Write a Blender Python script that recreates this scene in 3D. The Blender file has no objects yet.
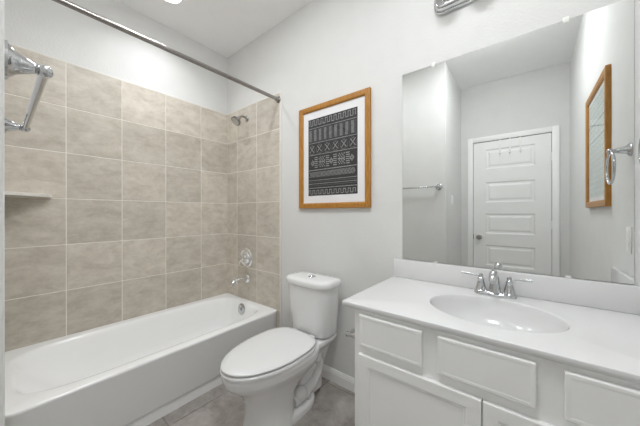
import bpy, bmesh, math, random
from mathutils import Vector, Matrix
random.seed(7)
C = bpy.context.scene
COL = C.collection
PI = math.pi

# ------------------------------------------------------------------ camera
cam_d = bpy.data.cameras.new('camera'); cam = bpy.data.objects.new('camera', cam_d); COL.objects.link(cam)
cam_d.sensor_width = 36.0; cam_d.lens = 259.33 / 640 * 36.0; cam_d.clip_start = 0.02
cam.location = (2.3768, -1.4680, 1.1698)
cam.rotation_mode = 'XYZ'
cam.rotation_euler = (PI / 2 - 0.0004, 0.0007, 0.67481)
C.camera = cam

# ------------------------------------------------------------------ world, exposure
w = bpy.data.worlds.new('World'); C.world = w; w.use_nodes = True
w.node_tree.nodes['Background'].inputs[0].default_value = (0.75, 0.78, 0.8, 1)
w.node_tree.nodes['Background'].inputs[1].default_value = 0.3
C.view_settings.view_transform = 'Standard'; C.view_settings.look = 'None'
C.view_settings.gamma = 1.0; C.view_settings.use_curve_mapping = False
C.view_settings.exposure = 0.24
C.cycles.max_bounces = 20; C.cycles.diffuse_bounces = 14; C.cycles.glossy_bounces = 8

# ------------------------------------------------------------------ lamps (tub light and vanity bar, plus two added ceiling fills)
def area_lamp(name, loc, size, power, color=(0.965, 0.985, 1.0), spread=PI):
    d = bpy.data.lights.new(name, 'AREA'); d.shape = 'DISK'; d.size = size
    d.energy = power; d.color = color; d.spread = spread
    o = bpy.data.objects.new(name, d); o.location = loc; COL.objects.link(o); return o
TUB_LIGHT = (0.368, -0.686); FLOOR_FILL = (1.06, -0.86); ROOM_FILL = (2.13, -1.06)
CEIL = 2.743
area_lamp('tub_ceiling_lamp', (TUB_LIGHT[0], TUB_LIGHT[1], CEIL - 0.012), 0.08, 2.9, spread=math.radians(128))
area_lamp('floor_fill_lamp', (FLOOR_FILL[0], FLOOR_FILL[1], CEIL - 0.012), 0.16, 5.8)  # added fill over the open floor, out of view
ROOM_FILL_EMIT = 37.0  # glow of the added ceiling bowl, unseen in frame and mirror
VANITY_EMIT = 1.1

# ------------------------------------------------------------------ material helpers
def new_mat(name):
    m = bpy.data.materials.new(name); m.use_nodes = True
    nt = m.node_tree; b = nt.nodes['Principled BSDF']; return m, nt, b
def N(nt, t, **k):
    n = nt.nodes.new(t)
    for a, v in k.items(): setattr(n, a, v)
    return n
def noise(nt, scale, detail=4, rough=0.5, stretch=None):
    tc = N(nt, 'ShaderNodeTexCoord'); n = N(nt, 'ShaderNodeTexNoise')
    n.inputs['Scale'].default_value = scale; n.inputs['Detail'].default_value = detail; n.inputs['Roughness'].default_value = rough
    if stretch:
        mp = N(nt, 'ShaderNodeMapping'); mp.inputs['Scale'].default_value = stretch
        nt.links.new(tc.outputs['Object'], mp.inputs['Vector']); nt.links.new(mp.outputs['Vector'], n.inputs['Vector'])
    else:
        nt.links.new(tc.outputs['Object'], n.inputs['Vector'])
    return n
def ramp(nt, fac, stops):
    r = N(nt, 'ShaderNodeValToRGB'); e = r.color_ramp.elements
    while len(e) < len(stops): e.new(0.5)
    for q, (p, c) in zip(e, stops): q.position = p; q.color = (*c, 1)
    nt.links.new(fac, r.inputs['Fac']); return r
def plain(name, col, rough=0.5, var=0.03, metal=0.0, scale=8.0, bump=0.0, bscale=200.0, spec=0.5, stretch=None, coat=0.0):
    m, nt, b = new_mat(name)
    n = noise(nt, scale, 3, stretch=stretch)
    lo = tuple(max(0, c * (1 - var)) for c in col); hi = tuple(min(1, c * (1 + var)) for c in col)
    r = ramp(nt, n.outputs['Fac'], [(0.3, lo), (0.7, hi)])
    nt.links.new(r.outputs['Color'], b.inputs['Base Color'])
    b.inputs['Roughness'].default_value = rough; b.inputs['Metallic'].default_value = metal
    b.inputs['Specular IOR Level'].default_value = spec
    if coat: b.inputs['Coat Weight'].default_value = coat; b.inputs['Coat Roughness'].default_value = 0.05
    if bump:
        n2 = noise(nt, bscale, 2); bp = N(nt, 'ShaderNodeBump'); bp.inputs['Strength'].default_value = bump
        bp.inputs['Distance'].default_value = 0.004
        nt.links.new(n2.outputs['Fac'], bp.inputs['Height']); nt.links.new(bp.outputs['Normal'], b.inputs['Normal'])
    return m

M = {}
M['wall'] = plain('wall_paint', (0.70, 0.70, 0.692), 0.85, 0.015, bump=0.30, bscale=90, spec=0.2)
M['ceiling'] = plain('ceiling_paint', (0.90, 0.90, 0.905), 0.9, 0.01, bump=0.15, bscale=90, spec=0.2)
M['trim'] = plain('trim_paint', (0.87, 0.87, 0.865), 0.4, 0.01)
M['door'] = plain('door_paint', (0.85, 0.85, 0.845), 0.4, 0.01)
M['cabinet'] = plain('cabinet_paint', (0.87, 0.87, 0.865), 0.38, 0.012)
M['porcelain'] = plain('porcelain', (0.78, 0.78, 0.785), 0.12, 0.005, coat=0.3)
M['acrylic'] = plain('tub_enamel', (0.90, 0.905, 0.91), 0.14, 0.005, coat=0.3)
M['marble'] = plain('cultured_marble', (0.72, 0.72, 0.725), 0.16, 0.012, scale=5, coat=0.2)
M['seat'] = plain('seat_plastic', (0.755, 0.755, 0.76), 0.22, 0.005)
M['chrome'] = plain('chrome', (0.60, 0.61, 0.62), 0.06, 0.01, metal=1.0)
M['nickel'] = plain('brushed_nickel', (0.33, 0.31, 0.295), 0.26, 0.05, metal=1.0, scale=20)
M['bright'] = plain('bright_chrome', (0.86, 0.87, 0.88), 0.06, 0.01, metal=1.0)
M['dark'] = plain('dark_rubber', (0.03, 0.03, 0.03), 0.6, 0.1)
M['spraygrey'] = plain('spray_face_grey', (0.55, 0.545, 0.53), 0.6, 0.01)  # even grey for the shower spray face
M['grout'] = plain('grout', (0.80, 0.77, 0.71), 0.8, 0.04, scale=30)
M['edge'] = plain('tile_edge', (0.74, 0.715, 0.67), 0.5, 0.03, scale=20)
M['plate'] = plain('plate_plastic', (0.82, 0.82, 0.80), 0.35, 0.01)
M['mat'] = plain('mount_board', (0.80, 0.79, 0.81), 0.8, 0.01)
M['ink'] = plain('print_black', (0.020, 0.021, 0.023), 0.7, 0.1)
M['line'] = plain('print_grey', (0.27, 0.27, 0.27), 0.7, 0.25, scale=60)
M['dim'] = plain('print_dim_grey', (0.085, 0.085, 0.088), 0.7, 0.25, scale=60)
M['pale'] = plain('print_pale_green', (0.55, 0.63, 0.60), 0.7, 0.1, scale=10)
M['paleline'] = plain('print_pale_line', (0.26, 0.33, 0.32), 0.7, 0.1, scale=40)

def tile_mat(name, c_dark, c_mid, c_light, rough):
    m, nt, b = new_mat(name)
    at = N(nt, 'ShaderNodeAttribute'); at.attribute_name = 'tile_tone'
    tc = N(nt, 'ShaderNodeTexCoord')
    off = N(nt, 'ShaderNodeVectorMath', operation='SCALE'); off.inputs['Scale'].default_value = 37.0
    nt.links.new(at.outputs['Color'], off.inputs[0])
    add = N(nt, 'ShaderNodeVectorMath', operation='ADD')
    nt.links.new(tc.outputs['Object'], add.inputs[0]); nt.links.new(off.outputs['Vector'], add.inputs[1])
    mp = N(nt, 'ShaderNodeMapping'); mp.inputs['Scale'].default_value = (1, 1, 1.9); nt.links.new(add.outputs['Vector'], mp.inputs['Vector'])
    n = N(nt, 'ShaderNodeTexNoise'); n.inputs['Scale'].default_value = 8; n.inputs['Detail'].default_value = 11; n.inputs['Roughness'].default_value = 0.74
    n.inputs['Distortion'].default_value = 0.25
    nt.links.new(mp.outputs['Vector'], n.inputs['Vector'])
    r = ramp(nt, n.outputs['Fac'], [(0.30, c_dark), (0.5, c_mid), (0.72, c_light)])
    sep = N(nt, 'ShaderNodeSeparateColor'); nt.links.new(at.outputs['Color'], sep.inputs['Color'])
    mr = N(nt, 'ShaderNodeMapRange'); mr.inputs['To Min'].default_value = 0.91; mr.inputs['To Max'].default_value = 1.07
    nt.links.new(sep.outputs['Red'], mr.inputs['Value'])
    mul = N(nt, 'ShaderNodeVectorMath', operation='SCALE')
    nt.links.new(r.outputs['Color'], mul.inputs[0]); nt.links.new(mr.outputs['Result'], mul.inputs['Scale'])
    nt.links.new(mul.outputs['Vector'], b.inputs['Base Color'])
    b.inputs['Roughness'].default_value = rough
    bp = N(nt, 'ShaderNodeBump'); bp.inputs['Strength'].default_value = 0.08; bp.inputs['Distance'].default_value = 0.004
    nt.links.new(n.outputs['Fac'], bp.inputs['Height']); nt.links.new(bp.outputs['Normal'], b.inputs['Normal'])
    return m
M['tile'] = tile_mat('wall_tile', (0.44, 0.395, 0.33), (0.575, 0.528, 0.46), (0.70, 0.658, 0.59), 0.42)
M['floortile'] = tile_mat('floor_tile', (0.23, 0.20, 0.18), (0.38, 0.35, 0.325), (0.50, 0.475, 0.45), 0.35)

def wood_mat():
    m, nt, b = new_mat('oak')
    n = noise(nt, 14, 6, 0.6, stretch=(6, 6, 1.2)); r = ramp(nt, n.outputs['Fac'], [(0.25, (0.29, 0.12, 0.016)), (0.55, (0.42, 0.19, 0.03)), (0.8, (0.50, 0.25, 0.05))])
    nt.links.new(r.outputs['Color'], b.inputs['Base Color']); b.inputs['Roughness'].default_value = 0.4; return m
M['oak'] = wood_mat()
def glass_mat():
    m, nt, b = new_mat('picture_glass')
    nt.nodes.remove(b); out = nt.nodes['Material Output']
    t = N(nt, 'ShaderNodeBsdfTransparent'); g = N(nt, 'ShaderNodeBsdfGlossy'); g.inputs['Roughness'].default_value = 0.02
    f = N(nt, 'ShaderNodeFresnel'); f.inputs['IOR'].default_value = 1.45; mx = N(nt, 'ShaderNodeMixShader')
    geo = N(nt, 'ShaderNodeNewGeometry'); sub = N(nt, 'ShaderNodeMath', operation='SUBTRACT'); sub.inputs[0].default_value = 1.0
    mul = N(nt, 'ShaderNodeMath', operation='MULTIPLY'); nt.links.new(geo.outputs['Backfacing'], sub.inputs[1])
    nt.links.new(sub.outputs[0], mul.inputs[0]); nt.links.new(f.outputs[0], mul.inputs[1]); nt.links.new(mul.outputs[0], mx.inputs[0]); nt.links.new(t.outputs[0], mx.inputs[1]); nt.links.new(g.outputs[0], mx.inputs[2])
    nt.links.new(mx.outputs[0], out.inputs['Surface']); return m
M['glass'] = glass_mat()
def mirror_mat():
    m, nt, b = new_mat('mirror_silver')
    n = noise(nt, 3, 2); r = ramp(nt, n.outputs['Fac'], [(0.3, (0.845, 0.86, 0.85)), (0.7, (0.855, 0.868, 0.86))])
    nt.links.new(r.outputs['Color'], b.inputs['Base Color'])
    b.inputs['Metallic'].default_value = 1.0; b.inputs['Roughness'].default_value = 0.0; return m
M['mirror'] = mirror_mat()
M['glassedge'] = plain('mirror_edge', (0.35, 0.37, 0.36), 0.2, 0.03)
def emit(name, col, s):
    m, nt, b = new_mat(name)
    n = noise(nt, 4, 2); r = ramp(nt, n.outputs['Fac'], [(0.2, col), (0.8, tuple(min(1, c * 1.02) for c in col))])
    nt.links.new(r.outputs['Color'], b.inputs['Emission Color']); b.inputs['Emission Strength'].default_value = s
    b.inputs['Base Color'].default_value = (0.9, 0.9, 0.9, 1); return m
M['lens'] = emit('lamp_lens', (0.98, 0.99, 1.0), 4.0)
M['bowl'] = emit('fill_bowl_glow', (0.955, 0.98, 1.0), ROOM_FILL_EMIT)
M['globe'] = emit('lamp_globe', (0.975, 0.99, 1.0), VANITY_EMIT)

# ------------------------------------------------------------------ object helpers
ORG = {}
def tag(o, label, cat, group=None):
    o['label'] = label; o['category'] = cat
    if group: o['group'] = group
    return o
def thing(name, label, cat, loc, group=None):
    o = bpy.data.objects.new(name, None); o.empty_display_size = 0.05; COL.objects.link(o)
    o.location = loc; ORG[o] = Vector(loc); return tag(o, label, cat, group)
def obj(name, bm, mats, parent=None, smooth=True, org=None, label=None, angle=40, face=None):
    """link world-space bmesh geometry as one object, optionally under a parent"""
    o_org = Vector(org) if org is not None else (ORG[parent] if parent else Vector((0, 0, 0)))
    if o_org.length: bmesh.ops.translate(bm, verts=bm.verts, vec=-o_org)
    bmesh.ops.recalc_face_normals(bm, faces=bm.faces)
    if face is not None:      # a single sheet: turn it to face the room
        for f in bm.faces:
            f.normal_update()
            if f.normal.dot(Vector(face)) < 0: f.normal_flip()
    me = bpy.data.meshes.new(name); bm.to_mesh(me); bm.free()
    for m in (mats if isinstance(mats, (list, tuple)) else [mats]): me.materials.append(m)
    if smooth:
        for p in me.polygons: p.use_smooth = True
        me.set_sharp_from_angle(angle=math.radians(angle))
    o = bpy.data.objects.new(name, me); COL.objects.link(o)
    if parent:
        o.parent = parent; o.location = o_org - ORG[parent]
    else:
        o.location = o_org
    ORG[o] = o_org
    if label: o['label'] = label
    return o
def struct(name, bm, mats, smooth=False):
    o = obj(name, bm, mats, None, smooth); o['kind'] = 'structure'; return o
def dup(root, loc, label, group=None):
    r = root.copy(); COL.objects.link(r); r.location = loc; r['label'] = label
    if group: r['group'] = group
    for ch in list(root.children):
        c = ch.copy(); COL.objects.link(c); c.parent = r
        for g in list(ch.children):
            d = g.copy(); COL.objects.link(d); d.parent = c
    return r

# ------------------------------------------------------------------ mesh helpers
def BM(): return bmesh.new()
def box(bm, x0, x1, y0, y1, z0, z1, bev=0.0, seg=2, mi=0):
    r = bmesh.ops.create_cube(bm, size=1.0)
    vs = r['verts']
    for v in vs:
        v.co = Vector((x0 + (v.co.x + .5) * (x1 - x0), y0 + (v.co.y + .5) * (y1 - y0), z0 + (v.co.z + .5) * (z1 - z0)))
    fs = set(f for v in vs for f in v.link_faces)
    for f in fs: f.material_index = mi
    if bev:
        es = list(set(e for v in vs for e in v.link_edges))
        bmesh.ops.bevel(bm, geom=es, offset=bev, segments=seg, profile=0.5, affect='EDGES', material=mi)
    return bm
def loft(bm, rings, cap0=True, cap1=True, closed=True, mi=0):
    vr = [[bm.verts.new(p) for p in r] for r in rings]
    n = len(vr[0])
    for a, b in zip(vr[:-1], vr[1:]):
        for i in range(n if closed else n - 1):
            j = (i + 1) % n
            try: bm.faces.new((a[i], a[j], b[j], b[i])).material_index = mi
            except ValueError: pass
    if cap0: bm.faces.new(vr[0][::-1]).material_index = mi
    if cap1: bm.faces.new(vr[-1]).material_index = mi
    return vr
def frame_of(d):
    d = Vector(d).normalized(); up = Vector((0, 0, 1)) if abs(d.z) < 0.95 else Vector((1, 0, 0))
    a = d.cross(up).normalized(); b = a.cross(d).normalized(); return d, a, b
def lathe(bm, origin, axis, prof, n=32, mi=0):
    """prof: (distance along axis, radius)"""
    d, a, b = frame_of(axis); o = Vector(origin)
    rings = []
    for t, r in prof:
        r = max(r, 1e-4)
        rings.append([o + d * t + a * (r * math.cos(2 * PI * k / n)) + b * (r * math.sin(2 * PI * k / n)) for k in range(n)])
    loft(bm, rings, mi=mi); return bm
def tube(bm, pts, rad, n=16, mi=0):
    pts = [Vector(p) for p in pts]
    rads = rad if isinstance(rad, (list, tuple)) else [rad] * len(pts)
    rings = []; prev = None
    for i, p in enumerate(pts):
        t = (pts[min(i + 1, len(pts) - 1)] - pts[max(i - 1, 0)]).normalized()
        if prev is None: _, a, b = frame_of(t)
        else:
            a = (prev - t * prev.dot(t)).normalized(); b = t.cross(a)
        prev = a; b = t.cross(a)
        rings.append([p + (a * math.cos(2 * PI * k / n) + b * math.sin(2 * PI * k / n)) * rads[i] for k in range(n)])
    loft(bm, rings, mi=mi); return bm
def curve(pts, per=8):
    """Catmull-Rom through the points"""
    P = [Vector(p) for p in pts]; P = [P[0] * 2 - P[1]] + P + [P[-1] * 2 - P[-2]]; out = []
    for i in range(1, len(P) - 2):
        p0, p1, p2, p3 = P[i - 1:i + 3]
        for k in range(per):
            t = k / per
            out.append(0.5 * ((2 * p1) + (p2 - p0) * t + (2 * p0 - 5 * p1 + 4 * p2 - p3) * t * t + (3 * p1 - p0 - 3 * p2 + p3) * t ** 3))
    out.append(P[-2]); return out
def sgnpow(v, e): return math.copysign(abs(v) ** e, v)
def sphere(bm, c, r, n=20, sc=(1, 1, 1)):
    g = bmesh.ops.create_uvsphere(bm, u_segments=n, v_segments=n // 2 + 2, radius=r)
    for v in g['verts']: v.co = Vector((v.co.x * sc[0], v.co.y * sc[1], v.co.z * sc[2])) + Vector(c)
    return bm
def torus(bm, c, normal, R_, r_, n=48, k=12):
    d, a, b = frame_of(normal); c = Vector(c); rings = []
    for i in range(n + 1):
        t = 2 * PI * i / n; u = a * math.cos(t) + b * math.sin(t)
        rings.append([c + u * (R_ + r_ * math.cos(2 * PI * j / k)) + d * (r_ * math.sin(2 * PI * j / k)) for j in range(k)])
    loft(bm, rings, False, False); bmesh.ops.remove_doubles(bm, verts=bm.verts, dist=1e-6); return bm
def panel_front(bm, x0, x1, z0, z1, yf, yb, insets, bev=0.002):
    """a board whose -Y face carries nested insets [(thickness, depth)]; depth < 0 goes in"""
    box(bm, x0, x1, min(yf, yb), max(yf, yb), z0, z1, bev)
    s = -1 if yf < yb else 1
    bm.faces.ensure_lookup_table()
    f = max((f for f in bm.faces if f.normal.y * s > 0.9 and abs(f.calc_center_median().y - yf) < 1e-4), key=lambda f: f.calc_area())
    for t, d in insets:
        bmesh.ops.inset_individual(bm, faces=[f], thickness=t, depth=0)
        if d:
            for v in f.verts: v.co.y += s * d
    return bm

# ================================================================== structure
XR = 2.722; XS = 1.712; YA = -1.459; YF = -2.28; T = 0.10
bm = BM(); box(bm, -T, XR + T, YF - T - 0.6, T, -0.1, -0.006); 
# floor tiles, 0.61 x 0.305, in one slab (pattern stays in the floor)
tone = bm.loops.layers.color.new('tile_tone')
def tiles(bm, rects, mk, bev=0.0015):
    """rects: (u0,u1,v0,v1); mk(u0,u1,v0,v1) -> box bounds"""
    lay = bm.loops.layers.color.get('tile_tone') or bm.loops.layers.color.new('tile_tone')
    for r in rects:
        before = set(bm.faces)
        box(bm, *mk(*r), bev=bev, seg=1, mi=1)
        c = (random.random(), random.random(), random.random(), 1)
        for f in bm.faces:
            if f not in before:
                f.material_index = 1
                for l in f.loops: l[lay] = c
def cuts(a, b, marks):
    return [a] + sorted(m for m in marks if a + 0.004 < m < b - 0.004) + [b]
G = 0.0022
fx = cuts(0.0, XR, [0.838 + k * 0.457 for k in range(-1, 6)])
rects = []
for i in range(len(fx) - 1):
    sh = (0.0, 0.0, -0.035, 0.225)[min(i, 3)] if i < 4 else 0.1 * i
    fy2 = cuts(YF, 0.0, [-0.265 + sh - k * 0.61 for k in range(-1, 6)])
    for j in range(len(fy2) - 1): rects.append((fx[i] + G, fx[i + 1] - G, fy2[j] + G, fy2[j + 1] - G))
tiles(bm, rects, lambda a, b, c, d: (a, b, c, d, -0.008, 0.0), 0.001)
M['floorgrout'] = plain('floor_grout', (0.30, 0.285, 0.27), 0.8, 0.05, scale=30)
struct('floor', bm, [M['floorgrout'], M['floortile']])
bm = BM(); box(bm, -T, XR + T, YF - T, T, CEIL, CEIL + 0.1); struct('ceiling', bm, M['ceiling'])
bm = BM(); box(bm, -T, 0, YA - 0.2, T, 0, CEIL); struct('wall_left', bm, M['wall'])
bm = BM(); box(bm, 0, XR + T, 0, T, 0, CEIL); struct('wall_back', bm, M['wall'])
bm = BM(); box(bm, XR, XR + T, YF - T, 0, 0, CEIL); struct('wall_right', bm, M['wall'])
bm = BM(); box(bm, 0, XS, YF - T, YA, 0, CEIL, 0.006, 2); struct('wall_alcove', bm, M['wall'])
DX0, DX1, DZ = 1.852, 2.577, 2.030
bm = BM(); box(bm, XS, DX0 - 0.01, YF - T, YF, 0, CEIL); box(bm, DX1 + 0.01, XR, YF - T, YF, 0, CEIL); box(bm, DX0 - 0.01, DX1 + 0.01, YF - T, YF, DZ + 0.008, CEIL)
struct('wall_front', bm, M['wall'])

# wall tile: three panels on the tub walls
ROWS = [1.867 - k * 0.3012 for k in range(6)] + [0.060]; TOP = 2.159
zc = cuts(0.0, TOP, ROWS)
def wall_tiles(ucuts, mk, zlo=0.0):
    rr = []
    for i in range(len(ucuts) - 1):
        for j in range(len(zc) - 1):
            rr.append((ucuts[i] + G, ucuts[i + 1] - G, zc[j] + G, zc[j + 1] - G))
    return rr
TT = 0.009
lc = cuts(YA, 0.0, [-0.275 - k * 0.3012 for k in range(4)])
bm = BM(); box(bm, 0, TT - 0.0012, YA, 0, 0, TOP); tiles(bm, wall_tiles(lc, None), lambda a, b, c, d: (0.002, TT, a, b, c, d)); struct('trim_1', bm, [M['grout'], M['tile']])
bc = cuts(TT, 0.784, [0.183, 0.4835])
bm = BM(); box(bm, TT, 0.784, -TT + 0.0012, 0, 0, TOP); tiles(bm, wall_tiles(bc, None), lambda a, b, c, d: (a, b, -TT, -0.002, c, d)); struct('trim_2', bm, [M['grout'], M['tile']])
bm = BM(); box(bm, TT, 0.784, YA, YA + TT - 0.0012, 0, TOP); tiles(bm, wall_tiles(bc, None), lambda a, b, c, d: (a, b, YA + 0.002, YA + TT, c, d)); struct('trim_3', bm, [M['grout'], M['tile']])
bm = BM(); box(bm, 0.784, 0.797, -TT - 0.001, 0, 0, TOP + 0.008, 0.002); box(bm, 0, 0.784, -TT - 0.001, 0, TOP, TOP + 0.008, 0.002)
box(bm, 0, TT + 0.001, YA, 0, TOP, TOP + 0.008, 0.002); box(bm, 0.784, 0.797, YA, YA + TT + 0.001, 0, TOP + 0.008, 0.002); box(bm, TT, 0.784, YA, YA + TT + 0.001, TOP, TOP + 0.008, 0.002)
struct('trim_4', bm, M['edge'])

# baseboards
BB = [(0, 0), (0.014, 0), (0.014, 0.058), (0.011, 0.064), (0.011, 0.070), (0.006, 0.078), (0.006, 0.083), (0, 0.086)]
def baseboard(name, p0, p1, nrm):
    bm = BM(); p0 = Vector(p0); p1 = Vector(p1); nrm = Vector(nrm)
    loft(bm, [[p + nrm * a + Vector((0, 0, z)) for a, z in BB] for p in (p0, p1)]); struct(name, bm, M['trim'])
baseboard('baseboard_back', (0.797, 0, 0), (1.822, 0, 0), (0, -1, 0))
baseboard('baseboard_alcove', (0.797, YA, 0), (XS + 0.014, YA, 0), (0, 1, 0))
baseboard('baseboard_side', (XS, YA, 0), (XS, YF, 0), (1, 0, 0))
baseboard('baseboard_right', (XR, -0.56, 0), (XR, YF, 0), (-1, 0, 0))
baseboard('baseboard_front', (XS + 0.014, YF, 0), (1.787, YF, 0), (0, 1, 0))

# door and casing
CW = 0.059
bm = BM()
for x0, x1 in ((DX0 - 0.006 - CW, DX0 - 0.006), (DX1 + 0.006, DX1 + 0.006 + CW)):
    box(bm, x0, x1, YF, YF + 0.018, 0, DZ + 0.008 + CW, 0.004); 
box(bm, DX0 - 0.006, DX1 + 0.006, YF, YF + 0.018, DZ + 0.008, DZ + 0.008 + CW, 0.004)
box(bm, DX0 - 0.01, DX0 - 0.006, YF - T, YF, 0, DZ + 0.008); box(bm, DX1 + 0.006, DX1 + 0.01, YF - T, YF, 0, DZ + 0.008)
struct('trim_5', bm, M['trim'], True)
bm = BM()
yf, yb = YF + 0.004, YF - 0.031
PX0, PX1 = 1.977, 2.444
pz = [(0.155, 0.395), (0.535, 0.780), (0.920, 1.160), (1.297, 1.540), (1.700, 1.937)]
box(bm, DX0, PX0, yb, yf, 0.008, DZ); box(bm, PX1, DX1, yb, yf, 0.008, DZ)
zs = [0.008] + [v for p in pz for v in p] + [DZ]
for i in range(0, len(zs), 2): box(bm, PX0, PX1, yb, yf, zs[i], zs[i + 1])
for a, b in pz:
    # sloped moulding into a raised field
    rects = [(0, yf), (0.012, yf - 0.009), (0.030, yf - 0.009), (0.046, yf - 0.003)]
    loft(bm, [[(PX0 + t, y, a + t), (PX1 - t, y, a + t), (PX1 - t, y, b - t), (PX0 + t, y, b - t)] for t, y in rects], False, True)
door = struct('door_1', bm, M['door'])
ORG[door] = Vector((0, 0, 0))
bm = BM(); lathe(bm, (1.912, yf, 0.872), (0, 1, 0), [(0, 0.030), (0.004, 0.030), (0.008, 0.024), (0.012, 0.012), (0.030, 0.011), (0.034, 0.018), (0.044, 0.027), (0.056, 0.027), (0.064, 0.020), (0.066, 0.005)])
obj('door_knob', bm, M['nickel'], door, label='brushed nickel round door knob')
bm = BM(); box(bm, DX0 - 0.006, DX0 + 0.0005, yf - 0.002, yf + 0.006, 0.84, 0.905); obj('latch_plate', bm, M['nickel'], door, False)
for z in (0.25, 1.041, 1.774):
    bm = BM(); tube(bm, [(DX1 + 0.003, yf + 0.006, z - 0.045), (DX1 + 0.003, yf + 0.006, z + 0.045)], 0.006); obj('hinge', bm, M['plate'], door)

# ================================================================== bathtub
def ring_at(kind, N_, x0, x1, y0, y1, z, e=4.0):
    out = []; cx, cy, a, b = (x0 + x1) / 2, (y0 + y1) / 2, (x1 - x0) / 2, (y1 - y0) / 2
    for k in range(N_):
        t = 2 * PI * (k + 0.5) / N_; c, s = math.cos(t), math.sin(t)
        if kind == 'se':
            out.append(Vector((cx + a * sgnpow(c, 2 / e), cy + b * sgnpow(s, 2 / e), z)))
        else:
            m = max(abs(c), abs(s)); out.append(Vector((cx + a * c / m, cy + b * s / m, z)))
    return out
root = thing('bathtub', 'white alcove bathtub with a plain apron below the tan tile', 'bathtub', (0.38, -0.73, 0))
NN = 160; X0, X1, Y0, Y1 = TT, 0.762, YA + TT, -TT
RIM = 0.364
rings = [ring_at('sq', NN, X0, X1 - 0.020, Y0, Y1, 0.0), ring_at('sq', NN, X0, X1 - 0.020, Y0, Y1, 0.006), ring_at('sq', NN, X0, X1 - 0.033, Y0, Y1, 0.066), ring_at('sq', NN, X0, X1 - 0.013, Y0, Y1, 0.072), ring_at('sq', NN, X0, X1 - 0.009, Y0, Y1, 0.082), ring_at('sq', NN, X0, X1 - 0.003, Y0, Y1, RIM - 0.022), ring_at('sq', NN, X0, X1, Y0, Y1, RIM - 0.016), ring_at('sq', NN, X0, X1, Y0, Y1, RIM - 0.008),
         ring_at('sq', NN, X0 , X1 - 0.003, Y0, Y1, RIM - 0.002), ring_at('sq', NN, X0 , X1 - 0.010, Y0, Y1, RIM)]
WX0, WX1, WY0, WY1 = 0.070, 0.695, -1.425, -0.062
def well(i, z, e=5.0, far=0.0): return ring_at('se', NN, WX0 + i, WX1 - i, WY0 + i + far, WY1 - i, z, e)
rings += [well(-0.012, RIM), well(0.0, RIM - 0.002), well(0.010, RIM - 0.010), well(0.020, RIM - 0.030), well(0.026, RIM - 0.060, 4.6, 0.02), well(0.040, RIM - 0.15, 4.2, 0.10), well(0.055, RIM - 0.225, 4.0, 0.18), well(0.080, RIM - 0.262, 3.8, 0.22), well(0.13, RIM - 0.280, 3.2, 0.26), well(0.22, RIM - 0.284, 2.6, 0.40)]
bm = BM(); loft(bm, rings); obj('tub_shell', bm, M['acrylic'], root, angle=50)
bm = BM(); lathe(bm, (0.370, -0.087, 0.306), (0, -1, 0.12), [(0, 0.049), (0.006, 0.049), (0.010, 0.043), (0.011, 0.014), (0.020, 0.013), (0.021, 0.002)]); ov = obj('overflow_plate', bm, M['chrome'], root, label='round chrome overflow plate')
bm = BM(); tube(bm, [(0.370, -0.106, 0.308), (0.370, -0.115, 0.333)], 0.005, 10); obj('trip_lever', bm, M['chrome'], ov)
bm = BM(); lathe(bm, (0.383, -0.34, 0.078), (0, 0, 1), [(0, 0.034), (0.005, 0.034), (0.007, 0.026), (0.004, 0.004)]); obj('drain', bm, M['chrome'], root)

# ================================================================== shower fittings
root = thing('shower_fixture', 'brushed nickel shower head on a short bent arm over the tub', 'shower head', (0.345, -TT, 2.04))
bm = BM(); lathe(bm, (0.345, -TT, 2.045), (0, -1, 0), [(0, 0.028), (0.004, 0.028), (0.010, 0.020), (0.016, 0.011)]); obj('flange', bm, M['chrome'], root)
bm = BM(); tube(bm, curve([(0.345, -0.012, 2.045), (0.345, -0.045, 2.052), (0.345, -0.075, 2.046), (0.345, -0.098, 2.026)]), 0.009); obj('shower_arm', bm, M['nickel'], root)
d = Vector((0, -0.55, -0.62)).normalized(); p = Vector((0.345, -0.092, 2.032))
bm = BM(); lathe(bm, p, d, [(0, 0.010), (0.004, 0.015), (0.014, 0.016), (0.020, 0.013), (0.030, 0.022), (0.042, 0.041), (0.050, 0.045), (0.060, 0.045), (0.063, 0.042)]); hd = obj('spray_head', bm, M['nickel'], root)
bm = BM(); lathe(bm, p + d * 0.062, d, [(0, 0.036), (0.003, 0.036), (0.005, 0.010)]); obj('spray_face', bm, M['spraygrey'], hd)

root = thing('shower_valve', 'chrome round shower valve with a drooping lever handle on wall tile', 'shower valve', (0.335, -TT, 0.755))
bm = BM(); lathe(bm, (0.335, -TT, 0.755), (0, -1, 0), [(0, 0.090), (0.005, 0.090), (0.014, 0.080), (0.014, 0.074), (0.008, 0.068), (0.010, 0.056), (0.022, 0.046), (0.026, 0.040)], 40); obj('escutcheon', bm, M['bright'], root)
bm = BM(); lathe(bm, (0.335, -0.025, 0.755), (0, -1, 0), [(0, 0.032), (0.010, 0.030), (0.020, 0.024), (0.032, 0.025), (0.042, 0.023), (0.047, 0.014), (0.049, 0.002)]); h = obj('handle', bm, M['bright'], root)
bm = BM(); tube(bm, [(0.332, -0.062, 0.752), (0.320, -0.070, 0.728), (0.313, -0.074, 0.705), (0.309, -0.075, 0.690)], [0.009, 0.008, 0.007, 0.004], 12); obj('lever', bm, M['bright'], h)
root = thing('tub_spout', 'chrome tub spout below the shower valve', 'tub spout', (0.345, -TT, 0.55))
bm = BM(); lathe(bm, (0.345, -TT, 0.560), (0, -1, 0), [(0, 0.040), (0.005, 0.040), (0.012, 0.036), (0.018, 0.026)]); obj('flange', bm, M['bright'], root)
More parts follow.
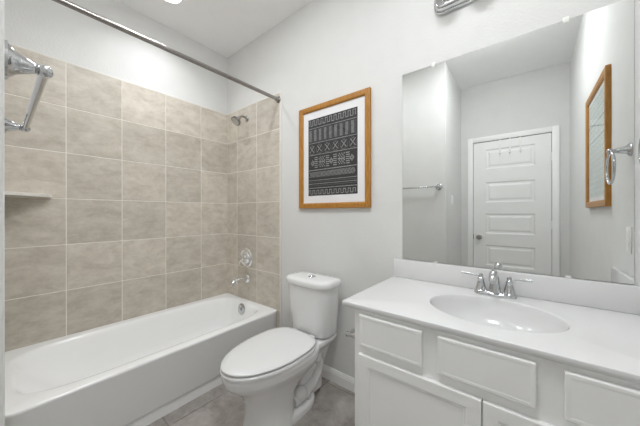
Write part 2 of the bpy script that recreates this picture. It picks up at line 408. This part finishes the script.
bm = BM(); tube(bm, curve([(0.345, -0.015, 0.560), (0.345, -0.075, 0.563), (0.345, -0.140, 0.560), (0.345, -0.164, 0.546), (0.345, -0.168, 0.528)]), [0.024] * 8 + [0.023] * 8 + [0.021] * 8 + [0.019] * 8 + [0.018]); obj('spout_body', bm, M['bright'], root)
bm = BM(); lathe(bm, (0.345, -0.146, 0.580), (0, 0, 1), [(0, 0.004), (0.018, 0.004), (0.020, 0.008), (0.028, 0.008), (0.030, 0.003)], 14); obj('diverter_knob', bm, M['bright'], root)

root = thing('shower_rod', 'straight brushed nickel shower curtain rod high above the tub edge', 'curtain rod', (0.765, -0.73, 2.105))
bm = BM(); tube(bm, [(0.772, YA + 0.010, 2.105), (0.772, -0.010, 2.105)], 0.0135, 20); obj('rod', bm, M['nickel'], root)
for y, s in ((-TT, -1), (YA + TT, 1)):
    bm = BM(); lathe(bm, (0.772, y, 2.105), (0, s, 0), [(0, 0.027), (0.004, 0.027), (0.008, 0.022), (0.012, 0.018), (0.030, 0.017), (0.032, 0.0125)], 24); obj('rod_flange', bm, M['nickel'], root)

# corner shelf; its pale colour stands in for light on the front edge
bm = BM()
pts = [(TT, YA + TT), (0.215, YA + TT)] + [(TT + 0.206 * math.cos(t * PI / 24) ** 1.0, YA + TT + 0.206 * math.sin(t * PI / 24)) for t in range(1, 12)] + [(TT, YA + TT + 0.206)]
pts = [(TT, YA + TT), (0.215, YA + TT), (0.205, YA + TT + 0.035), (0.045, YA + TT + 0.195), (TT, YA + TT + 0.206)]
loft(bm, [[(x, y, z) for x, y in pts] for z in (1.268, 1.288)])
bmesh.ops.bevel(bm, geom=list(bm.edges), offset=0.002, segments=2, affect='EDGES')
lay = bm.loops.layers.color.new('tile_tone')
for f in bm.faces:
    for l in f.loops: l[lay] = (0.8, 0.3, 0.6, 1)
tag(obj('corner_shelf', bm, M['edge'], None, True), 'small corner shelf, coloured pale as if lit, at the far left of the tub wall', 'shelf')

# towel bar on the alcove wall
root = thing('towel_bar', 'chrome towel bar on the wall beside the tub, nearest the camera', 'towel bar', (1.38, YA, 1.443))
for x in (1.115, 1.650):
    bm = BM(); lathe(bm, (x, YA, 1.443), (0, 1, 0), [(0, 0.033), (0.004, 0.033), (0.007, 0.027), (0.010, 0.025), (0.014, 0.020), (0.030, 0.013), (0.038, 0.009), (0.040, 0.012), (0.043, 0.009)], 28)
    sphere(bm, (x, YA + 0.050, 1.443), 0.0125); obj('post', bm, M['chrome'], root)
bm = BM(); tube(bm, [(1.111, YA + 0.050, 1.443), (1.654, YA + 0.050, 1.443)], 0.0078, 18); obj('bar', bm, M['chrome'], root)

# ================================================================== toilet
TX = 1.256; BZ = -0.018
root = thing('toilet', 'white two-piece toilet with closed lid between tub and vanity', 'toilet', (TX, -0.38, 0))
def egg(f0, f1, hw, z, n=72, eb=3.2, ef=2.0, wide=0.42):
    """plan outline: squarer at the back (f0), rounder at the front (f1); widest at 'wide' from the back"""
    fm = f0 + (f1 - f0) * wide; out = []; z = z + (BZ if z > 0.2 else BZ * z / 0.2)
    for k in range(n):
        t = 2 * PI * k / n; c, s = math.cos(t), math.sin(t)
        if c >= 0: f = fm + (f1 - fm) * sgnpow(c, 2 / ef); x = hw * sgnpow(s, 2 / ef)
        else: f = fm + (fm - f0) * sgnpow(c, 2 / eb); x = hw * sgnpow(s, 2 / eb)
        out.append(Vector((TX + x, -f, z)))
    return out
bm = BM()
loft(bm, [egg(0.40, 0.685, 0.122, 0.0, eb=3), egg(0.40, 0.687, 0.124, 0.010, eb=3), egg(0.40, 0.675, 0.117, 0.030), egg(0.40, 0.665, 0.113, 0.12), egg(0.39, 0.668, 0.116, 0.20), egg(0.33, 0.685, 0.126, 0.25),
          egg(0.22, 0.728, 0.150, 0.295), egg(0.21, 0.765, 0.170, 0.325), egg(0.21, 0.780, 0.178, 0.345), egg(0.21, 0.783, 0.180, 0.350), egg(0.21, 0.785, 0.179, 0.356), egg(0.21, 0.790, 0.184, 0.372), egg(0.21, 0.793, 0.186, 0.390), egg(0.215, 0.788, 0.182, 0.398)])
# deck carrying the tank, rear column, foot flange, trapway bulges
def rrect(f0, f1, hw, z, e=5, n=40):
    fm = (f0 + f1) / 2; z = z + (BZ if z > 0.2 else BZ * z / 0.2); return [Vector((TX + hw * sgnpow(math.cos(2 * PI * k / n), 2 / e), -fm - (f1 - f0) / 2 * sgnpow(math.sin(2 * PI * k / n), 2 / e), z)) for k in range(n)]
loft(bm, [rrect(0.09, 0.28, 0.070, 0.20), rrect(0.05, 0.30, 0.085, 0.28), rrect(0.035, 0.32, 0.120, 0.345), rrect(0.028, 0.34, 0.142, 0.368), rrect(0.025, 0.34, 0.145, 0.385), rrect(0.03, 0.335, 0.140, 0.394)])
loft(bm, [rrect(0.195, 0.56, 0.114, 0.0, 2.8), rrect(0.195, 0.56, 0.116, 0.035, 2.8), rrect(0.202, 0.55, 0.108, 0.050, 2.8), rrect(0.22, 0.53, 0.090, 0.057, 2.8)])
loft(bm, [rrect(0.10, 0.34, 0.060, 0.03), rrect(0.10, 0.34, 0.058, 0.12), rrect(0.08, 0.32, 0.062, 0.22)])
for s in (-1, 1):
    tube(bm, curve([(TX + s * 0.070, -0.42, 0.235), (TX + s * 0.072, -0.33, 0.262), (TX + s * 0.070, -0.245, 0.275), (TX + s * 0.066, -0.178, 0.245), (TX + s * 0.064, -0.170, 0.175), (TX + s * 0.064, -0.215, 0.115), (TX + s * 0.066, -0.29, 0.09), (TX + s * 0.060, -0.40, 0.08)]), [0.040] * 24 + [0.034] * 8 + [0.031] * 8 + [0.034] * 8 + [0.038] * 8 + [0.036], 18)
    sphere(bm, (TX + s * 0.070, -0.345, 0.100), 0.046, 20, (0.9, 1.15, 0.9))
bowl = obj('bowl', bm, M['porcelain'], root, angle=60)
# tank: flat back, bowed front
def tank_ring(f0, f1, hw, z, n=64, e=4.0):
    out = []; f0 += 0.035; f1 += 0.035
    for k in range(n):
        t = 2 * PI * k / n; c, s = math.cos(t), math.sin(t)
        if s >= 0:
            x = hw * sgnpow(c, 2 / 3.2); ff = f1 - 0.075 + 0.075 * sgnpow(s, 2 / 2.3)
            out.append(Vector((TX + x, -ff, z)))
        else:
            x = hw * sgnpow(c, 2 / 6.0); ff = (f1 - 0.075) - (f1 - 0.075 - f0) * sgnpow(-s, 2 / 6.0); out.append(Vector((TX + x, -ff, z)))
    return out
bm = BM(); loft(bm, [tank_ring(0.035, 0.155, 0.120, 0.374), tank_ring(0.028, 0.178, 0.141, 0.379), tank_ring(0.024, 0.190, 0.150, 0.390), tank_ring(0.022, 0.196, 0.155, 0.412), tank_ring(0.020, 0.204, 0.163, 0.52), tank_ring(0.018, 0.212, 0.173, 0.66), tank_ring(0.018, 0.214, 0.176, 0.700)])
obj('tank', bm, M['porcelain'], root, angle=60)
bm = BM(); loft(bm, [tank_ring(0.016, 0.216, 0.179, 0.698), tank_ring(0.013, 0.222, 0.187, 0.702), tank_ring(0.012, 0.225, 0.190, 0.712), tank_ring(0.012, 0.225, 0.190, 0.728), tank_ring(0.015, 0.220, 0.186, 0.737), tank_ring(0.022, 0.208, 0.178, 0.743), tank_ring(0.05, 0.170, 0.148, 0.746)])
lid = obj('tank_lid', bm, M['porcelain'], root, angle=60)
bm = BM(); lathe(bm, (TX, -0.153, 0.744), (0, 0, 1), [(0, 0.026), (0.004, 0.026), (0.006, 0.022), (0.005, 0.018), (0.007, 0.016), (0.0075, 0.003)], 28); obj('flush_button', bm, M['chrome'], lid, label='round chrome flush button')
bm = BM(); loft(bm, [egg(0.255, 0.790, 0.182, 0.400), egg(0.252, 0.797, 0.188, 0.403), egg(0.252, 0.797, 0.188, 0.413), egg(0.256, 0.791, 0.184, 0.418), egg(0.27, 0.775, 0.17, 0.4195)]); obj('seat_ring', bm, M['seat'], root)
bm = BM(); loft(bm, [egg(0.27, 0.775, 0.168, 0.4196), egg(0.265, 0.780, 0.173, 0.4235), egg(0.256, 0.790, 0.1815, 0.4245), egg(0.252, 0.794, 0.1845, 0.4275), egg(0.252, 0.794, 0.1845, 0.4325), egg(0.257, 0.788, 0.180, 0.437), egg(0.28, 0.755, 0.16, 0.4405), egg(0.36, 0.64, 0.09, 0.4425)]); obj('seat_lid', bm, M['seat'], root)
for s in (-1, 1):
    bm = BM(); box(bm, TX + s * 0.075 - 0.022, TX + s * 0.075 + 0.022, -0.268, -0.232, 0.376, 0.410, 0.008, 3); obj('seat_hinge', bm, M['seat'], root)
    bm = BM(); lathe(bm, (TX + s * 0.088, -0.290, 0.050), (0, 0, 1), [(0, 0.015), (0.010, 0.015), (0.018, 0.011), (0.021, 0.003)], 18); obj('bolt_cap', bm, M['seat'], root)
    bm = BM(); lathe(bm, (TX + s * 0.118, -0.15, 0.352), (0, 0, 1), [(0, 0.010), (0.024, 0.010)], 10); obj('tank_bolt', bm, M['dark'], root)

# ================================================================== vanity
VX0, VX1, VF = 1.818, 2.716, -0.540
root = thing('vanity_cabinet', 'white painted vanity cabinet with three drawer fronts over two doors', 'cabinet', (2.268, -0.27, 0))
bm = BM(); box(bm, VX0, VX1, VF, VF + 0.019, 0.095, 0.779, 0.001)
box(bm, VX0, VX0 + 0.016, VF + 0.019, -0.015, 0.095, 0.779); box(bm, VX1 - 0.016, VX1, VF + 0.019, -0.015, 0.095, 0.779); box(bm, VX0 + 0.016, VX1 - 0.016, VF + 0.019, -0.015, 0.095, 0.111); box(bm, VX0 + 0.016, VX1 - 0.016, -0.024, -0.015, 0.111, 0.779)
obj('carcass', bm, M['cabinet'], root, False)
bm = BM(); box(bm, VX0 + 0.002, VX1 - 0.002, VF + 0.075, VF + 0.090, 0, 0.095); box(bm, VX0, VX0 + 0.016, VF + 0.090, -0.015, 0, 0.095); box(bm, VX1 - 0.016, VX1, VF + 0.090, -0.015, 0, 0.095); obj('toe_kick', bm, M['cabinet'], root, False)
for x0, x1 in ((1.847, 2.094), (2.144, 2.395), (2.451, 2.694)):
    bm = BM(); panel_front(bm, x0, x1, 0.638, 0.762, VF - 0.019, VF, [(0.011, 0), (0.004, -0.0008)], 0.003); obj('drawer_front', bm, M['cabinet'], root, True, angle=12)
for x0, x1 in ((1.845, 2.2685), (2.2715, 2.695)):
    bm = BM(); panel_front(bm, x0, x1, 0.118, 0.605, VF - 0.019, VF, [(0.050, 0), (0.005, -0.0022), (0.007, 0), (0.005, -0.0025)], 0.003); obj('cabinet_door', bm, M['cabinet'], root, True, angle=12)

root = thing('countertop', 'glossy white countertop with an oval sink, backsplash and side splash', 'countertop', (2.268, -0.28, 0.78))
CX0, CX1, CF, CZ0, CZ = 1.766, XR - 0.001, -0.556, 0.7795, 0.800
SX, SY, SA, SB = 2.268, -0.290, 0.217, 0.172
NN = 128
def ell(a, b, z, dy=0.0): return [Vector((SX + a * math.cos(2 * PI * (k + .5) / NN), SY + dy + b * math.sin(2 * PI * (k + .5) / NN), z)) for k in range(NN)]
def rectring(i, z, rc=0.016):
    """rectangle seen from the sink centre at the ellipse's own angles"""
    out = []; x0, x1, y0, y1 = CX0 + i, CX1 - (i if i > 0.002 else 0), CF + i, -0.001
    for k in range(NN):
        t = 2 * PI * (k + .5) / NN; c, s = math.cos(t), math.sin(t)
        tx = ((x1 - SX) / c) if c > 0 else ((x0 - SX) / c); ty = ((y1 - SY) / s) if s > 0 else ((y0 - SY) / s)
        q = min(tx, ty); out.append(Vector((SX + c * q, SY + s * q, z)))
    # exact corners
    for cxx, cyy in ((x0, y0), (x1, y0), (x1, y1), (x0, y1)):
        b = min(range(NN), key=lambda k: (out[k] - Vector((cxx, cyy, z))).length); out[b] = Vector((cxx, cyy, z))
    return out
bm = BM()
sl = [ell(SA + 0.002, SB + 0.002, CZ), rectring(0.002, CZ), rectring(0.0007, CZ - 0.0005), rectring(0.0, CZ - 0.002), rectring(0.0, CZ0 + 0.002), rectring(0.002, CZ0), ell(SA + 0.002, SB + 0.002, CZ0)]
loft(bm, sl + [sl[0]], False, False); bmesh.ops.remove_doubles(bm, verts=bm.verts, dist=1e-6)
obj('slab', bm, M['marble'], root, angle=50)
bm = BM()
loft(bm, [ell(0.03, 0.03, CZ - 0.150), ell(0.10, 0.09, CZ - 0.145), ell(SA - 0.06, SB - 0.05, CZ - 0.120), ell(SA - 0.002, SB - 0.002, CZ - 0.06), ell(SA + 0.0018, SB + 0.0018, CZ - 0.02), ell(SA + 0.0018, SB + 0.0018, CZ), ell(SA - 0.001, SB - 0.001, CZ - 0.002), ell(SA - 0.003, SB - 0.003, CZ - 0.006), ell(SA - 0.006, SB - 0.006, CZ - 0.025), ell(SA - 0.016, SB - 0.014, CZ - 0.060), ell(SA - 0.042, SB - 0.036, CZ - 0.095), ell(SA - 0.085, SB - 0.068, CZ - 0.117),
          ell(0.07, 0.06, CZ - 0.126), ell(0.022, 0.022, CZ - 0.130)])
obj('sink_bowl', bm, M['marble'], root, angle=60)
bm = BM(); box(bm, CX0 + 0.001, CX1, -0.021, -0.001, CZ, 0.903, 0.004); obj('backsplash', bm, M['marble'], root)
bm = BM(); box(bm, CX1 - 0.020, CX1, CF + 0.09, -0.0212, CZ, 0.900, 0.004); obj('side_splash', bm, M['marble'], root)
bm = BM(); lathe(bm, (SX, SY, CZ - 0.130), (0, 0, 1), [(0, 0.022), (0.003, 0.022), (0.005, 0.017), (0.005, 0.014), (0.009, 0.013), (0.010, 0.002)], 24); obj('drain', bm, M['chrome'], root, label='chrome pop-up drain')

# faucet
FX, FY = 2.262, -0.070
root = thing('sink_faucet', 'chrome two-handle faucet with lever handles behind the oval sink', 'faucet', (FX, FY, CZ))
def stad(hl, r, z, n=40):
    out = []
    for k in range(n):
        t = 2 * PI * (k + .5) / n; out.append(Vector((FX + math.copysign(hl, math.cos(t)) + r * math.cos(t), FY + r * math.sin(t), z)))
    return out
bm = BM(); loft(bm, [stad(0.053, 0.027, CZ), stad(0.053, 0.0275, CZ + 0.004), stad(0.053, 0.026, CZ + 0.010), stad(0.053, 0.022, CZ + 0.014), stad(0.052, 0.018, CZ + 0.016)]); obj('base_plate', bm, M['chrome'], root)
bm = BM(); c = curve([(FX, FY, CZ + 0.012), (FX, FY + 0.002, CZ + 0.055), (FX, FY - 0.012, CZ + 0.092), (FX, FY - 0.045, CZ + 0.108), (FX, FY - 0.080, CZ + 0.098), (FX, FY - 0.098, CZ + 0.078)])
tube(bm, c, [0.024 - 0.009 * min(1, i / 16) for i in range(len(c) - 8)] + [0.015 - 0.0003 * i for i in range(8)], 18); obj('spout', bm, M['chrome'], root)
bm = BM(); tube(bm, [(FX, FY + 0.020, CZ + 0.012), (FX, FY + 0.021, CZ + 0.085)], 0.003, 10); sphere(bm, (FX, FY + 0.021, CZ + 0.088), 0.006); obj('lift_rod', bm, M['chrome'], root)
for s in (-1, 1):
    hx = FX + s * 0.053
    bm = BM(); lathe(bm, (hx, FY, CZ + 0.012), (0, 0, 1), [(0, 0.027), (0.004, 0.027), (0.008, 0.023), (0.030, 0.017), (0.048, 0.0125), (0.052, 0.014), (0.056, 0.014), (0.062, 0.009), (0.070, 0.010), (0.077, 0.007), (0.079, 0.001)], 24); hh = obj('handle', bm, M['chrome'], root)
    bm = BM(); tube(bm, [(hx, FY, CZ + 0.080), (hx + s * 0.02, FY - 0.003, CZ + 0.081), (hx + s * 0.055, FY - 0.010, CZ + 0.084), (hx + s * 0.078, FY - 0.014, CZ + 0.087)], [0.0045, 0.004, 0.0055, 0.004], 14); obj('lever', bm, M['chrome'], hh)

# toilet paper holder on the cabinet's side
root = thing('paper_holder', 'empty chrome toilet paper holder on the side of the vanity', 'toilet paper holder', (VX0, -0.42, 0.634))
for y in (-0.495, -0.345):
    bm = BM(); lathe(bm, (VX0, y, 0.634), (-1, 0, 0), [(0, 0.022), (0.004, 0.022), (0.010, 0.014), (0.016, 0.009), (0.052, 0.008), (0.056, 0.012), (0.066, 0.012), (0.070, 0.008), (0.071, 0.001)], 22); obj('post', bm, M['chrome'], root)
bm = BM(); tube(bm, [(VX0 - 0.061, -0.488, 0.634), (VX0 - 0.061, -0.352, 0.634)], 0.0075, 14); obj('roller', bm, M['chrome'], root)

# ================================================================== mirror
root = thing('wall_mirror', 'large frameless mirror on the wall above the vanity backsplash', 'mirror', (2.25, 0, 0.907))
MX0, MX1, MZ0, MZ1 = 1.815, 2.682, 0.9065, 1.962
bm = BM(); box(bm, MX0, MX1, -0.006, -0.001, MZ0, MZ1)
for f in bm.faces:
    f.material_index = 0 if f.normal.y < -0.9 else 1
obj('mirror_glass', bm, [M['mirror'], M['glassedge']], root, False)
for x, z, s in ((1.985, MZ1, 1), (2.50, MZ1, 1), (1.996, MZ0, -1), (2.507, MZ0, -1)):
    bm = BM()
    if s > 0: box(bm, x - 0.009, x + 0.009, -0.010, -0.0061, z - 0.013, z + 0.010, 0.0012); box(bm, x - 0.009, x + 0.009, -0.0065, 0.0, z + 0.0005, z + 0.012, 0.001); lathe(bm, (x, -0.0095, z + 0.004), (0, -1, 0), [(0, 0.004), (0.002, 0.003)], 10)
    else: box(bm, x - 0.009, x + 0.009, -0.010, -0.0061, z - 0.0025, z + 0.005, 0.001)
    obj('clip', bm, M['plate'], root, label='small clear plastic mirror clip')

# vanity light above the mirror
root = thing('vanity_light', 'chrome strip vanity light with white globes above the mirror', 'wall light', (2.27, 0, 2.265))
LX0, LX1, LZ0, LZ1 = 1.990, 2.550, 2.205, 2.325
def stripring(i, y, n=56):
    r = (LZ1 - LZ0) / 2 * 0.80 - i; out = []
    x0, x1, z0, z1 = LX0 + i, LX1 - i, LZ0 + i, LZ1 - i
    for k in range(n):
        t = 2 * PI * (k + .5) / n; c, s = math.cos(t), math.sin(t)
        out.append(Vector(((x1 - r if c > 0 else x0 + r) + r * c, y, (z1 - r if s > 0 else z0 + r) + r * s)))
    return out
bm = BM(); loft(bm, [stripring(0, 0), stripring(0, -0.014), stripring(0.002, -0.020), stripring(0.008, -0.023), stripring(0.010, -0.026), stripring(0.011, -0.038), stripring(0.014, -0.044), stripring(0.022, -0.048)]); obj('backplate', bm, M['chrome'], root)
for k in range(4):
    x = LX0 + 0.075 + k * (LX1 - LX0 - 0.15) / 3
    bm = BM(); lathe(bm, (x, -0.046, 2.265), (0, -1, 0), [(0, 0.030), (0.006, 0.030), (0.010, 0.024), (0.045, 0.022)], 24); sk = obj('socket', bm, M['chrome'], root)
    bm = BM(); sphere(bm, (x, -0.130, 2.265), 0.047, 24); obj('globe_bulb', bm, M['globe'], sk)

# ceiling lights: the tub one is real, the other two are added fill
def can_light(x, y, label, size=0.075):
    r = thing('recessed_light', label, 'ceiling light', (x, y, CEIL), 'recessed ceiling lights')
    bm = BM(); lathe(bm, (x, y, CEIL), (0, 0, -1), [(0, size + 0.018), (0.004, size + 0.018), (0.007, size + 0.006), (0.007, size), (0.002, size - 0.004)], 40); obj('trim_ring', bm, M['trim'], r)
    bm = BM(); lathe(bm, (x, y, CEIL - 0.0005), (0, 0, -1), [(0, size - 0.006), (0.0065, size - 0.006), (0.009, size * 0.5)], 40); obj('lens', bm, M['lens'], r)
can_light(*TUB_LIGHT, 'round recessed ceiling light shining over the bathtub')
can_light(*FLOOR_FILL, 'added unseen fill light in the ceiling over the open floor before the toilet')
r = thing('added_fill_light', 'added unseen fill light, a shallow glowing bowl over the floor before the vanity', 'ceiling light', (*ROOM_FILL, CEIL))
bm = BM(); lathe(bm, (*ROOM_FILL, CEIL), (0, 0, -1), [(0, 0.20), (0.018, 0.20), (0.022, 0.195), (0.022, 0.05)], 48); obj('fill_canopy', bm, M['nickel'], r)
bm = BM(); lathe(bm, (*ROOM_FILL, CEIL - 0.0225), (0, 0, -1), [(0, 0.185), (0.015, 0.188), (0.03, 0.178), (0.045, 0.145), (0.053, 0.10), (0.057, 0.05), (0.058, 0.01)], 48); obj('fill_bowl', bm, M['bowl'], r)

# ================================================================== framed prints
def border(bm, u0, u1, v0, v1, wd, prof, place):
    """mitred moulding: prof is (inset fraction of wd, height)"""
    rings = []
    for t, h in prof:
        i = wd * t; rings.append([place(u0 + i, v0 + i, h), place(u1 - i, v0 + i, h), place(u1 - i, v1 - i, h), place(u0 + i, v1 - i, h)])
    vr = loft(bm, rings + [rings[0]], False, False); bmesh.ops.remove_doubles(bm, verts=bm.verts, dist=1e-6)
def quad(bm, place, u0, u1, v0, v1, h, mi):
    f = bm.faces.new([bm.verts.new(place(u, v, h)) for u, v in ((u0, v0), (u1, v0), (u1, v1), (u0, v1))]); f.material_index = mi
def stroke(bm, place, a, b, wd, h, mi):
    a = Vector(a); b = Vector(b); n = (b - a).normalized(); n = Vector((-n.y, n.x)) * wd / 2
    f = bm.faces.new([bm.verts.new(place(p.x, p.y, h)) for p in (a - n, b - n, b + n, a + n)]); f.material_index = mi
def plate_box(bm, place, u0, u1, v0, v1, h0, h1):
    loft(bm, [[place(u, v, h) for u, v in ((u0, v0), (u1, v0), (u1, v1), (u0, v1))] for h in (h0, h1)])
FRAME = [(0, 0.0), (0, 0.020), (0.06, 0.022), (0.7, 0.022), (0.85, 0.020), (1, 0.015), (1, 0.004)]

root = thing('framed_print', 'oak framed black and white tribal pattern print above the toilet', 'picture', (1.312, 0, 1.203))
pl = lambda u, v, h: Vector((u, -h, v))
U0, U1, V0, V1 = 1.012, 1.614, 1.203, 1.951
bm = BM(); border(bm, U0, U1, V0, V1, 0.038, FRAME, pl); obj('frame', bm, M['oak'], root, angle=20)
bm = BM(); plate_box(bm, pl, U0 + 0.034, U1 - 0.034, V0 + 0.034, V1 - 0.034, 0.005, 0.008); obj('mount', bm, M['mat'], root, False)
A0, A1, B0, B1 = 1.099, 1.520, 1.295, 1.858
bm = BM(); plate_box(bm, pl, A0, A1, B0, B1, 0.008, 0.0086)
for f in bm.faces: f.material_index = 0
W = A1 - A0; H = B1 - B0; hh = 0.0090
def Y(t): return B1 - H * t
def hl(t, wd=0.004, mi=1): quad(bm, pl, A0 + 0.004, A1 - 0.004, Y(t) - wd / 2, Y(t) + wd / 2, hh, mi)
def meander(t0, t1, n, wd):
    p = W / n
    for k in range(n):
        x = A0 + k * p
        stroke(bm, pl, (x + p * .12, Y(t1)), (x + p * .12, Y(t0)), wd, hh, 1); stroke(bm, pl, (x + p * .12 - wd / 2, Y(t0)), (x + p * .62 + wd / 2, Y(t0)), wd, hh, 1)
        stroke(bm, pl, (x + p * .62, Y(t0)), (x + p * .62, Y(t1)), wd, hh, 1); stroke(bm, pl, (x + p * .62 - wd / 2, Y(t1)), (x + p * 1.12, Y(t1)), wd, hh, 1) if k < n - 1 else None
        stroke(bm, pl, (x + p * .37, Y(t0 + .022)), (x + p * .37, Y(t1 + .006)), wd * .8, hh + .0002, 2)
meander(0.022, 0.085, 11, 0.0052)
hl(0.122)
n = 9
for k in range(n):      # column band
    x = A0 + 0.006 + k * (W - 0.012) / n; p = (W - 0.012) / n
    quad(bm, pl, x + p * .05, x + p * .62, Y(0.295), Y(0.140), hh, 2)
    for q in range(5): quad(bm, pl, x + p * (.10 + q * .10), x + p * (.135 + q * .10), Y(0.290), Y(0.145), hh + .0002, 1)
    for q in range(8): quad(bm, pl, x + p * .70, x + p * .92, Y(0.155 + q * .019), Y(0.148 + q * .019), hh, 2)
hl(0.315); hl(0.470)
for k in range(6):      # motif band
    x = A0 + (k + .5) * W / 6; y = Y(0.395); s = 0.020
    for a in (-1, 1):
        stroke(bm, pl, (x - s, y - a * s * 1.2), (x + s, y + a * s * 1.2), 0.005, hh, 1)
        stroke(bm, pl, (x + a * s * 1.35, y - s * 1.4), (x + a * s * 1.35, y + s * .6), 0.005, hh, 2)
    quad(bm, pl, x - s * .5, x + s * .5, y + s * 1.0, y + s * 1.6, hh, 2); quad(bm, pl, x - s * .9, x + s * .9, y - s * 1.9, y - s * 1.5, hh, 2)
for k in range(5):      # squares and bars band
    cxx = A0 + (k + .5) * W / 5
    if k % 2:
        for i in range(6):
            for j in range(7):
                if (i + j) % 2 or j == 3: quad(bm, pl, cxx - .028 + i * .0095, cxx - .020 + i * .0095, Y(0.515 + j * .020), Y(0.500 + j * .020), hh, 1)
        for sx in (-1, 1):
            for j in range(6): quad(bm, pl, cxx + sx * .052 - .015, cxx + sx * .052 + .015, Y(0.512 + j * .025), Y(0.501 + j * .025), hh, 1)
    else:
        for s0 in (0.016, 0.009):
            for a in range(4):
                b0 = (cxx + s0 * math.cos(a * PI / 2), Y(0.575) + s0 * 1.3 * math.sin(a * PI / 2)); b1 = (cxx + s0 * math.cos((a + 1) * PI / 2), Y(0.575) + s0 * 1.3 * math.sin((a + 1) * PI / 2))
                stroke(bm, pl, b0, b1, 0.004, hh, 1)
hl(0.668, 0.006)
n = 34
for k in range(n):      # diagonal hatch
    x = A0 + 0.012 + k * (W - 0.03) / n
    stroke(bm, pl, (x, Y(0.760)), (x + 0.011, Y(0.725)), 0.0042, hh, 1); stroke(bm, pl, (x + 0.011, Y(0.725)), (x, Y(0.690)), 0.0042, hh, 1)
for t in (0.800, 0.822, 0.846, 0.868): hl(t, 0.0038, 2 if t in (0.822, 0.868) else 1)
hl(0.900, 0.005)
meander(0.930, 0.978, 11, 0.005)
obj('print', bm, [M['ink'], M['line'], M['dim']], root, False, label='black print with grey tribal bands')
bm = BM(); quad(bm, pl, U0 + 0.036, U1 - 0.036, V0 + 0.036, V1 - 0.036, 0.0125, 0); obj('glazing', bm, M['glass'], root, False, face=(0, -1, 0))

root = thing('framed_print', 'oak framed pale print on the right wall, seen in the mirror', 'picture', (XR, -0.84, 1.205))
pr_ = lambda u, v, h: Vector((XR - h, u, v))
U0, U1, V0, V1 = -1.180, -0.570, 1.205, 1.955
bm = BM(); border(bm, U0, U1, V0, V1, 0.038, FRAME, pr_); obj('frame', bm, M['oak'], root, angle=20)
bm = BM(); plate_box(bm, pr_, U0 + 0.034, U1 - 0.034, V0 + 0.034, V1 - 0.034, 0.005, 0.008); obj('mount', bm, M['mat'], root, False)
bm = BM(); plate_box(bm, pr_, U0 + 0.060, U1 - 0.060, V0 + 0.062, V1 - 0.060, 0.008, 0.0086)
a0, a1, b0, b1 = U0 + 0.064, U1 - 0.064, V0 + 0.066, V1 - 0.064
n = 18
for k in range(n):
    z = b0 + (k + .5) * (b1 - b0) / n
    if k in (10, 13): quad(bm, pr_, a0, a1, z - 0.006, z + 0.006, 0.0090, 1); continue
    m_ = 9
    for q in range(m_):
        x = a0 + (q + .1) * (a1 - a0) / m_
        stroke(bm, pr_, (x, z - 0.010), (x + (a1 - a0) / m_ * .8, z + 0.012), 0.007, 0.0090, 1)
obj('print', bm, [M['pale'], M['paleline']], root, False, label='pale grey-green print with slanted strokes')
bm = BM(); quad(bm, pr_, U0 + 0.036, U1 - 0.036, V0 + 0.036, V1 - 0.036, 0.0125, 0); obj('glazing', bm, M['glass'], root, False, face=(-1, 0, 0))

# ================================================================== towel ring, plates, hooks
RY, RZ = -0.236, 1.440
root = thing('towel_ring', 'chrome towel ring on the right wall beside the mirror', 'towel ring', (XR, RY, RZ))
bm = BM(); lathe(bm, (XR, RY, RZ), (-1, 0, 0), [(0, 0.029), (0.004, 0.029), (0.009, 0.023), (0.013, 0.017), (0.040, 0.011), (0.050, 0.009), (0.054, 0.011)], 26); sphere(bm, (XR - 0.060, RY, RZ), 0.0125); obj('post', bm, M['chrome'], root)
bm = BM(); torus(bm, (XR - 0.060, RY, RZ - 0.074), (1, 0, 0), 0.068, 0.0052); obj('ring', bm, M['chrome'], root)

root = thing('light_switch', 'white rocker light switch plate on the side wall by the door', 'light switch', (XS, -1.765, 1.308))
bm = BM(); box(bm, XS, XS + 0.006, -1.800, -1.730, 1.251, 1.366, 0.002); obj('wall_plate', bm, M['plate'], root)
bm = BM(); box(bm, XS + 0.004, XS + 0.010, -1.782, -1.748, 1.275, 1.342, 0.002); obj('rocker', bm, M['plate'], root)
root = thing('power_outlet', 'white power outlet plate on the right wall above the side splash', 'power outlet', (XR, -0.26, 1.05))
bm = BM(); box(bm, XR - 0.0035, XR, -0.295, -0.225, 0.995, 1.110, 0.002); obj('wall_plate', bm, M['plate'], root)
for z in (1.030, 1.075):
    bm = BM(); box(bm, XR - 0.005, XR - 0.003, -0.277, -0.243, z - 0.014, z + 0.014, 0.0012); obj('socket', bm, M['plate'], root)

hy = YF + 0.004
for x, lb in ((2.122, 'leftmost'), (2.218, 'middle'), (2.314, 'rightmost')):
    if lb == 'leftmost':
        hook = thing('door_hook', 'white over-door hook on the door, leftmost of three in the mirror', 'hook', (x, hy, 1.93), 'hooks over the door')
        bm = BM(); box(bm, x - 0.009, x + 0.009, hy, hy + 0.003, 1.870, 2.034, 0.0008); box(bm, x - 0.009, x + 0.009, hy - 0.030, hy + 0.003, 2.0325, 2.035, 0.0005); obj('strap', bm, M['plate'], hook)
        bm = BM(); c = curve([(x, hy + 0.003, 1.875), (x, hy + 0.018, 1.852), (x, hy + 0.036, 1.846), (x, hy + 0.044, 1.862)]); tube(bm, c, 0.004, 10); sphere(bm, (x, hy + 0.045, 1.868), 0.010, 14); obj('hook_tip', bm, M['plate'], hook)
    else:
        dup(hook, (x, hy, 1.93), 'white over-door hook on the door, %s of three in the mirror' % lb)
